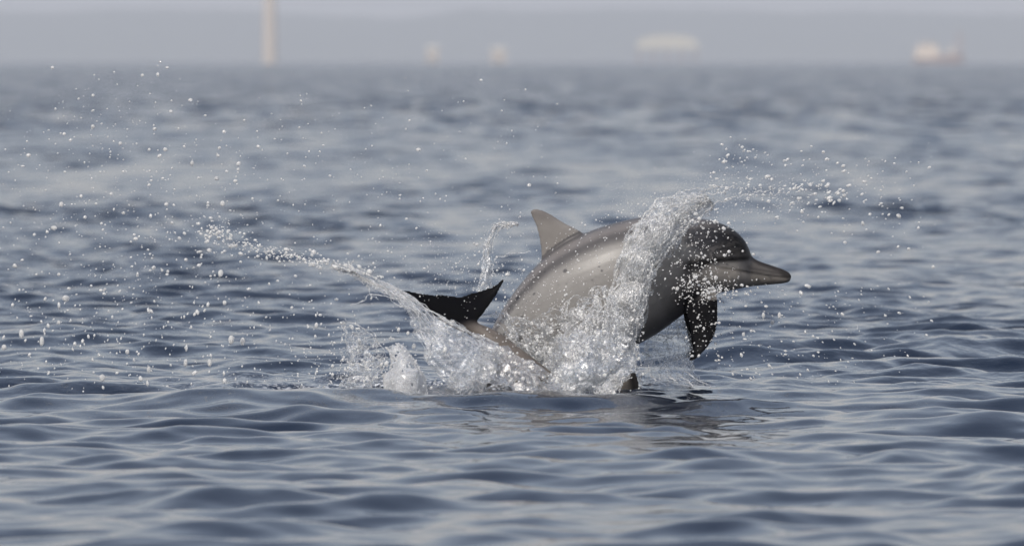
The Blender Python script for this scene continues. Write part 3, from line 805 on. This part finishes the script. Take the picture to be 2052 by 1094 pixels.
    strand_part('ligament', (pr[0] + q2[0], pr[1] + q2[1]), e)
    rims = [px_path([(a, b - 1, y - .01) for a, b, y in lines[0][1:]], 80, .005, 21), px_path([(a, b + 3, y - .02) for a, b, y in lines[0][2:]], 80, .008, 22)]
    s8 = np.linspace(0, 1, 80)
    strand_part('rim', (rims, [np.full(80, .0042) * (.6 + .5 * np.abs(np.sin(s8 * 13))), np.full(80, .003) * (.5 + .6 * np.abs(np.sin(s8 * 21)))]), e)
    th = [px_path([(760, 600, Yl - .1), (742, 590, Yl - .1), (738, 575, Yl - .1), (736, 572, Yl - .1)], 30, .006, 31),
          px_path([(700, 612, Yl - .1), (730, 603, Yl - .1), (743, 590, Yl - .1), (800, 600, Yl - .1)], 30, .004, 32),
          px_path([(690, 640, Yl - .1), (735, 662, Yl - .1), (760, 690, Yl - .12)], 30, .008, 33),
          px_path([(700, 537, Yl - .05), (704, 528, Yl - .05), (710, 520, Yl - .05)], 30, .003, 34)]
    s3 = np.linspace(0, 1, 30)
    strand_part('thread', (th, [0.0026 * (.4 + .7 * np.abs(np.sin(s3 * 14 + k))) for k in range(4)]), e)

    # --- smooth shell of water at its foot
    e = thing('water_shell', None, 'smooth pale shell of water curling up at the foot of the left splash', 'splash', G_)
    Ys = 39.22
    lines = [[(790, 822, Ys), (772, 790, Ys - .02), (770, 760, Ys - .02), (784, 735, Ys), (786, 712, Ys + .02), (772, 694, Ys + .04)],
             [(815, 824, Ys - .05), (806, 790, Ys - .09), (806, 758, Ys - .09), (806, 730, Ys - .06), (800, 706, Ys - .02), (786, 690, Ys + .03)],
             [(838, 822, Ys - .04), (838, 792, Ys - .07), (836, 760, Ys - .07), (828, 732, Ys - .04), (815, 708, Ys - .01), (796, 690, Ys + .03)],
             [(852, 818, Ys + .02), (856, 792, Ys + .02), (850, 762, Ys + .02), (838, 733, Ys + .03), (820, 708, Ys + .04), (798, 688, Ys + .05)]]
    G = flow_surface(lines, 70, 60)
    me, C = film_mesh('water_film', G, M_CUP, 91, amp=0.004, freq=14, thick=0.008, rag=-.4, tip_rag=.8)
    link('water_film', me, e)
    rims = [px_path(l[1:], 50, .003, 40 + k) for k, l in enumerate((lines[0], lines[3]))]
    s5 = np.linspace(0, 1, 50)
    strand_part('rim', (rims, [0.004 * (.5 + .7 * np.abs(np.sin(s5 * 15 + k))) for k in range(2)]), e)

    # --- lacy low splash left of the shell
    e = thing('water_lace', None, 'low lacy net of broken water beside the smooth shell', 'splash', G_)
    lines = [[(675, 815, 39.4), (672, 770, 39.36), (690, 730, 39.36), (700, 690, 39.4), (690, 650, 39.45)],
             [(720, 818, 39.35), (715, 775, 39.3), (722, 735, 39.3), (728, 700, 39.35), (730, 662, 39.4)],
             [(770, 820, 39.3), (765, 780, 39.26), (768, 745, 39.26), (770, 712, 39.3), (765, 675, 39.4)]]
    G = flow_surface(lines, 80, 80)
    me, C = film_mesh('water_film', G, M_CLEAR, 95, amp=0.03, freq=18, thick=0.006, rag=1.15, ragfreq=(9, 9), tip_rag=-.2)
    link('water_film', me, e)
    pr = strands_on(C, 60, 96, .0008, .0024, cross=.9, lift=.02, lmin=.1, lmax=.35)
    strand_part('ligament', pr, e)

    # --- clear sheet under the breast
    e = thing('water_veil', None, 'faint clear veil of water hanging below the dolphin\'s breast and flipper', 'splash', G_)
    Yv = 40.12
    lines = [[(1262, 805, Yv), (1272, 760, Yv), (1284, 720, Yv), (1296, 690, Yv), (1312, 672, Yv)],
             [(1310, 808, Yv - .03), (1318, 765, Yv - .04), (1326, 722, Yv - .04), (1332, 685, Yv - .02), (1340, 655, Yv)],
             [(1360, 805, Yv), (1366, 770, Yv), (1370, 730, Yv), (1372, 690, Yv), (1364, 640, Yv)],
             [(1420, 800, Yv + .04), (1408, 775, Yv + .04), (1398, 745, Yv + .03), (1388, 705, Yv + .02), (1376, 645, Yv)]]
    G = flow_surface(lines, 90, 100)
    me, C = film_mesh('water_film', G, M_CLEAR, 101, amp=0.02, freq=12, thick=0.005, rag=0.5, ribs=.005, ribn=14, tip_rag=.4)
    link('water_film', me, e)
    pr = strands_on(C, 70, 103, .0008, .002, cross=.5, lift=.015, lmin=.1, lmax=.35)
    fan = []
    for k in range(14):
        x0 = 1300 + k * 6; x1 = x0 + 20 + k * 4.5
        fan.append(px_path([(x0, 745 + k % 3 * 6, 39.6), ((x0 + x1) / 2 + 4, 768 + k % 4 * 5, 39.55), (x1 + 8, 806 - k % 3 * 5, 39.5)], 22, .006, 60 + k))
    s2 = np.linspace(0, 1, 22)
    strand_part('ligament', (pr[0] + fan, pr[1] + [0.0016 * (.4 + .6 * np.abs(np.sin(s2 * 12 + k))) for k in range(14)]), e)

    # --- thin tongue rising behind the fluke
    e = thing('water_tongue', None, 'thin hooked tongue of water rising above the black tail fluke', 'splash', G_)
    Yt = 39.95
    lines = [[(955, 585, Yt), (958, 550, Yt), (966, 520, Yt), (972, 485, Yt), (984, 462, Yt), (1000, 449, Yt), (1034, 446, Yt)],
             [(975, 590, Yt - .02), (976, 552, Yt - .02), (977, 520, Yt - .02), (980, 488, Yt - .02), (990, 466, Yt - .01), (1004, 452, Yt), (1034, 447, Yt)],
             [(990, 585, Yt), (988, 552, Yt), (984, 520, Yt), (988, 490, Yt), (997, 470, Yt), (1008, 456, Yt), (1034, 449, Yt)]]
    G = flow_surface(lines, 90, 30)
    me, C = film_mesh('water_film', G, M_SHEET, 111, amp=0.008, freq=20, thick=0.005, rag=0.5, ragfreq=(14, 5), tip_rag=.5)
    link('water_film', me, e)
    pr = strands_on(C, 34, 113, .0012, .003, cross=.1, lift=.008, lmin=.2, lmax=.6)
    ex = [px_path([(1020, 515, Yt), (1000, 514, Yt), (990, 525, Yt), (988, 545, Yt), (994, 552, Yt)], 26, .004, 71),
          px_path([(1065, 505, Yt), (1030, 507, Yt), (1000, 515, Yt)], 26, .004, 72)]
    s6 = np.linspace(0, 1, 26)
    strand_part('ligament', (pr[0] + ex, pr[1] + [0.0022 * (.4 + .7 * np.abs(np.sin(s6 * 12 + k))) for k in range(2)]), e)

    # --- water poured over the back of the diving dolphin
    e = thing('water_cover', None, 'ribbed layer of water pouring off the diving dolphin\'s back', 'splash', G_)
    lines = [[(945, 668, 39.50), (985, 682, 39.46), (1030, 704, 39.43), (1080, 735, 39.42), (1140, 772, 39.42), (1190, 812, 39.42), (1215, 822, 39.44)],
             [(930, 700, 39.40), (975, 716, 39.36), (1022, 735, 39.34), (1075, 762, 39.32), (1135, 790, 39.32), (1185, 816, 39.34), (1210, 824, 39.40)],
             [(905, 745, 39.30), (955, 765, 39.26), (1010, 778, 39.24), (1070, 792, 39.24), (1135, 806, 39.24), (1180, 820, 39.28), (1205, 826, 39.36)]]
    G = flow_surface(lines, 150, 60)
    me, C = film_mesh('water_film', G, M_CLEAR, 121, amp=0.018, freq=15, thick=0.006, rag=0.05, ribs=0, tip_rag=.8)
    link('water_film', me, e)
    pr = strands_on(C.transpose(1, 0, 2), 60, 123, .0008, .002, cross=.12, lift=.006, lmin=.15, lmax=.6)
    strand_part('ligament', pr, e)
    # bell of water running off the dorsal fin
    e = thing('water_hood', None, 'white hood of water running off the diving dolphin\'s small upright fin', 'splash', G_)
    lines = [[(1266, 738, 39.30), (1250, 738, 39.27), (1232, 746, 39.26), (1212, 762, 39.26), (1190, 788, 39.27), (1172, 824, 39.28)],
             [(1264, 744, 39.28), (1248, 748, 39.25), (1232, 758, 39.23), (1216, 776, 39.22), (1200, 798, 39.22), (1186, 828, 39.22)],
             [(1262, 752, 39.27), (1250, 762, 39.24), (1240, 774, 39.22), (1232, 788, 39.20), (1225, 806, 39.19), (1222, 830, 39.19)]]
    G = flow_surface(lines, 90, 50)
    me, C = film_mesh('water_film', G, M_CURTAIN, 131, amp=0.016, freq=18, thick=0.006, rag=0.1, tip_rag=.6)
    link('water_film', me, e)
    pr = strands_on(C, 60, 133, .0012, .003, cross=.25, lift=.01)
    bow = [px_path([(1180, 770, 39.5), (1205, 745, 39.48), (1232, 722, 39.5), (1262, 703, 39.55)], 30, .004, 81)]
    strand_part('ligament', (pr[0] + bow, pr[1] + [0.003 * np.ones(30)]), e)

def build_churn():
    """broken water round the feet of the splashes"""
    nx, ny = 300, 110
    xs = np.linspace(-0.80, 0.64, nx); ys = np.linspace(38.95, 40.5, ny)
    X, Y = np.meshgrid(xs, ys)
    env = sst(-.80, -.35, X) * sst(.64, .30, X) * sst(38.95, 39.35, Y) * sst(40.5, 40.0, Y)
    p = np.stack([X, Y, 0 * X], -1)
    h = 0.022 + 0.030 * fbm(p * np.array([10, 8, 1]), 4, 141, .55) + 0.016 * (1 - 2 * np.abs(vnoise(p * np.array([26, 20, 1]), 143)))
    Z = -0.06 + env * (0.06 + np.maximum(h, -.03))
    me = mesh_np('broken_water', np.stack([X, Y, Z], -1).reshape(-1, 3), grid_faces(ny, nx), M_CHURN)
    o = link('broken_water', me); tag(o, 'low heap of churned broken water round the foot of the splash', 'water', kind='stuff')

def build_spray():
    r = np.random.default_rng(77)
    big = []                                   # single large drops
    def emit(name, label, P2, R, Yv, ang, st, seed):
        P3 = PA(P2, Yv); n = len(P2)
        d = np.stack([np.cos(ang), 0 * ang, np.sin(ang)], -1)
        me = drops_mesh(name, P3, R * FOCUS / F_PX, d, st, M_DROP, seed)
        o = link(name, me); tag(o, label, 'spray', kind='stuff')
    def size(n, m=1.5, s=0.45, hi=4.2): return np.clip(.82 * m * np.exp(r.normal(0, s * 1.15, n)), .5, hi)
    def cat(*a): return np.concatenate(a)
    # left field: two clouds drifting off the tail
    n = 900
    x = r.normal(260, 175, n); y = 120 + 690 * r.beta(1.6, 1.25, n)
    x2 = r.uniform(0, 720, 300); y2 = r.uniform(470, 800, 300)
    P2 = np.stack([cat(x, x2), cat(y, y2)], -1); R = cat(size(n, 1.45), size(300, 1.6))
    m = (P2[:, 0] > -60) & (P2[:, 1] < 805); P2, R = P2[m], R[m]
    low = sst(520, 700, P2[:, 1])
    emit('spray', 'wide field of fine drops falling in the air left of the black fluke', P2, R, r.uniform(39.0, 40.8, len(R)), np.where(r.random(len(R)) < low, 1.5, 0.1) + r.normal(0, .4, len(R)), 1 + .5 * r.random(len(R)) + .8 * low * r.random(len(R)), 1)
    # top left scatter
    n = 480
    P2 = np.stack([r.uniform(20, 1120, n), 470 - 400 * r.beta(1.1, 2.2, n)], -1); P2[:, 1] += 60 * (P2[:, 0] > 700)
    emit('spray', 'sparse fine droplets high in the air over the sea behind the tail', P2, size(n, 1.2, .4), r.uniform(39.3, 40.7, n), r.normal(.6, .6, n), 1 + .5 * r.random(n), 2)
    # along the arc thrown to the left
    n = 330
    t = r.beta(1.2, 1.3, n); arc = interp_pts([(425, 455, 0), (470, 480, 0), (520, 500, 0), (580, 512, 0), (640, 525, 0), (700, 536, 0), (770, 556, 0)], 200)[:, :2]
    P2 = arc[(t * 199).astype(int)] + r.normal(0, 1, (n, 2)) * (np.array([10, 5]) + 8 * (1 - t)[:, None])
    n2 = 90; P2 = np.vstack([P2, np.stack([r.normal(425, 28, n2), r.normal(465, 22, n2)], -1)])
    emit('spray', 'string of drops at the tip of the long streaked water sheet', P2, size(n + n2, 1.8, .45, 5), r.uniform(39.2, 39.5, n + n2), r.normal(-.3, .3, n + n2) + math.pi * 0, 1 + .8 * r.random(n + n2), 3)
    # right fan
    n = 380
    x = 1420 + 480 * r.beta(1.1, 1.7, n); f = (x - 1420) / 480
    y = 385 - 40 * f + 170 * f * r.random(n) + r.normal(0, 34, n) - 40 * r.random(n)
    P2 = np.stack([x, y], -1)
    n2 = 90; t = r.random(n2); arc = interp_pts([(1432, 378, 0), (1470, 376, 0), (1520, 388, 0), (1570, 388, 0), (1600, 372, 0), (1680, 385, 0)], 100)[:, :2]
    P2 = np.vstack([P2, arc[(t * 99).astype(int)] + r.normal(0, 6, (n2, 2))])
    emit('spray', 'fan of bright drops flying ahead of the dolphin above its beak', P2, size(n + n2, 1.55, .45, 4.6), r.uniform(39.4, 40.2, n + n2), r.normal(.35, .35, n + n2), 1.2 + .7 * r.random(n + n2), 4)
    # right low
    n = 260
    P2 = np.stack([1430 + 460 * r.beta(1, 1.8, n), 560 + 210 * r.random(n)], -1)
    emit('spray', 'loose drops flying under the dolphin\'s beak over the dark wave', P2, size(n, 1.35, .45), r.uniform(39.4, 40.2, n), r.normal(-.6, .3, n), 1.3 + .8 * r.random(n), 5)
    # over cheek, chin and flipper root
    n = 620
    k = r.random(n)
    c = np.where((k < .5)[:, None], np.array([1415, 578]), np.where((k < .8)[:, None], np.array([1385, 520]), np.array([1400, 460])))
    P2 = c + r.normal(0, 1, (n, 2)) * np.where((k < .5)[:, None], np.array([36, 15]), np.where((k < .8)[:, None], np.array([40, 24]), np.array([34, 26])))
    n2 = 110; P2 = np.vstack([P2, np.stack([r.uniform(1375, 1440, n2), r.uniform(590, 715, n2)], -1)])
    sz = size(n + n2, 1.4, .45, 4); sz[n:] *= .75
    emit('spray', 'dense glitter of drops over the leaping dolphin\'s cheek and flipper', P2, sz, r.uniform(39.45, 39.75, n + n2), r.normal(0, .8, n + n2), 1 + .5 * r.random(n + n2), 6)
    # over the flank and back
    n = 480
    P2 = np.stack([r.uniform(1010, 1330, n), 0 * np.zeros(n)], -1); P2[:, 1] = np.interp(P2[:, 0], [1010, 1100, 1200, 1330], [600, 500, 440, 400]) + 230 * r.beta(1, 1.5, n) - 20
    emit('spray', 'scattered drops in front of the leaping dolphin\'s grey flank', P2, size(n, 1.2, .4, 2.2), r.uniform(39.45, 39.72, n), r.normal(.8, .6, n), 1 + .4 * r.random(n), 7)
    # above the fluke
    n = 260
    P2 = np.stack([r.normal(955, 60, n), r.normal(545, 45, n)], -1)
    emit('spray', 'fine drops round the hooked tongue of water over the fluke', P2, size(n, 1.25, .4), r.uniform(39.3, 40.0, n), r.normal(.8, .7, n), 1 + .5 * r.random(n), 8)
    # in the burst
    n = 420
    P2 = np.stack([860 + 430 * r.beta(1.7, .9, n), 0 * np.zeros(n)], -1)
    top = np.interp(P2[:, 0], [860, 930, 1020, 1100, 1200, 1290], [650, 665, 650, 640, 590, 600]); P2[:, 1] = top + (800 - top) * r.beta(1, 1.3, n)
    emit('spray', 'foaming drops inside the churned burst between the dolphins', P2, size(n, 1.5, .5, 4.5), r.uniform(39.2, 39.5, n), r.normal(.9, .7, n), 1 + .6 * r.random(n), 9)
    # left low churn
    n = 620
    P2 = np.stack([r.normal(735, 70, n), 815 - 170 * r.beta(1, 1.6, n)], -1)
    emit('spray', 'foaming drops low over the water around the smooth shell', P2, size(n, 1.35, .5, 4.5), r.uniform(39.05, 39.5, n), r.normal(1.2, .7, n), 1 + .5 * r.random(n), 10)
    # mist
    n = 1500; k = r.random(n)
    c = np.where((k < .35)[:, None], np.array([1330, 400]), np.where((k < .6)[:, None], np.array([1480, 400]), np.where((k < .8)[:, None], np.array([1120, 620]), np.array([860, 560]))))
    P2 = c + r.normal(0, 1, (n, 2)) * np.where((k < .35)[:, None], np.array([70, 30]), np.where((k < .6)[:, None], np.array([90, 32]), np.where((k < .8)[:, None], np.array([90, 45]), np.array([110, 40]))))
    emit('spray', 'very fine mist hanging round the curtain and the burst', P2, r.uniform(.4, .75, n), r.uniform(39.3, 40.0, n), r.normal(.6, .7, n), 1 + .4 * r.random(n), 11)
    # large single drops, each a thing of its own
    V0, F0 = ico()[1]; protos = []
    for k in range(6):
        q = V0 * (1 + 0.16 * vnoise(V0 * 1.6, 200 + k)[:, None]) * np.array([1, 1, 1 + .12 * k])
        protos.append(mesh_np('water_drop', q, F0, M_DROP))
    spots = [(186, 254, 5), (241, 288, 4.5), (310, 259, 5), (331, 300, 5), (320, 313, 4.5), (385, 328, 4.5), (440, 297, 4), (434, 358, 5.5), (437, 312, 4), (123, 410, 5.5),
             (446, 408, 6), (108, 457, 5.5), (248, 427, 4), (345, 447, 4), (30, 533, 5), (118, 550, 4), (132, 598, 8), (442, 548, 6.5), (450, 607, 5), (118, 646, 4), (463, 681, 7), (486, 684, 6),
             (43, 669, 6), (84, 684, 6), (8, 696, 6), (205, 757, 7), (335, 778, 5), (298, 740, 5), (420, 727, 5), (372, 727, 5), (255, 705, 5), (325, 542, 3.5), (210, 580, 3.5),
             (1650, 305, 3.5), (1690, 333, 4), (1732, 364, 3.8), (1690, 383, 5), (1692, 392, 4.5), (1682, 402, 4.5), (1801, 433, 5), (1760, 505, 4), (1729, 448, 4), (1821, 499, 4), (1870, 535, 4.5), (1600, 398, 4), (1607, 424, 4.5),
             (1530, 632, 4), (1562, 632, 4), (1548, 646, 5), (1490, 670, 4), (1510, 510, 3.5), (956, 490, 4), (950, 488, 3)]
    for i, (x, y, s) in enumerate(spots):
        o = bpy.data.objects.new('water_drop', protos[i % 6]); col.objects.link(o)
        Yd = (39.0 + 1.6 * ((i * 37) % 100) / 100) if not 1100 < x < 1400 else 39.55
        o.location = P(x, y, Yd); k = .8 * s * FOCUS / F_PX
        o.scale = (k, k, k * (1.25 if y > 600 else 1.0)); o.rotation_euler = (i * 1.3, i * .7, i * 2.1) if y < 600 else (0, 0, i)
        where = ('high over the sea, falling behind the black tail fluke' if y < 480 else 'low over the sea, falling behind the black tail fluke') if x < 700 else \
            'flying ahead of the dolphin above its beak' if x > 1400 and y < 560 else 'flying below the dolphin\'s beak' if x > 1400 else \
            'beside the hooked tongue of water' if x < 1000 else 'in front of the leaping dolphin\'s shoulder'
        tag(o, 'large single water drop ' + where, 'water drop', 'large loose drops of water')
build_splash(); build_churn(); build_spray()
# SPLASH_END
build_haze()
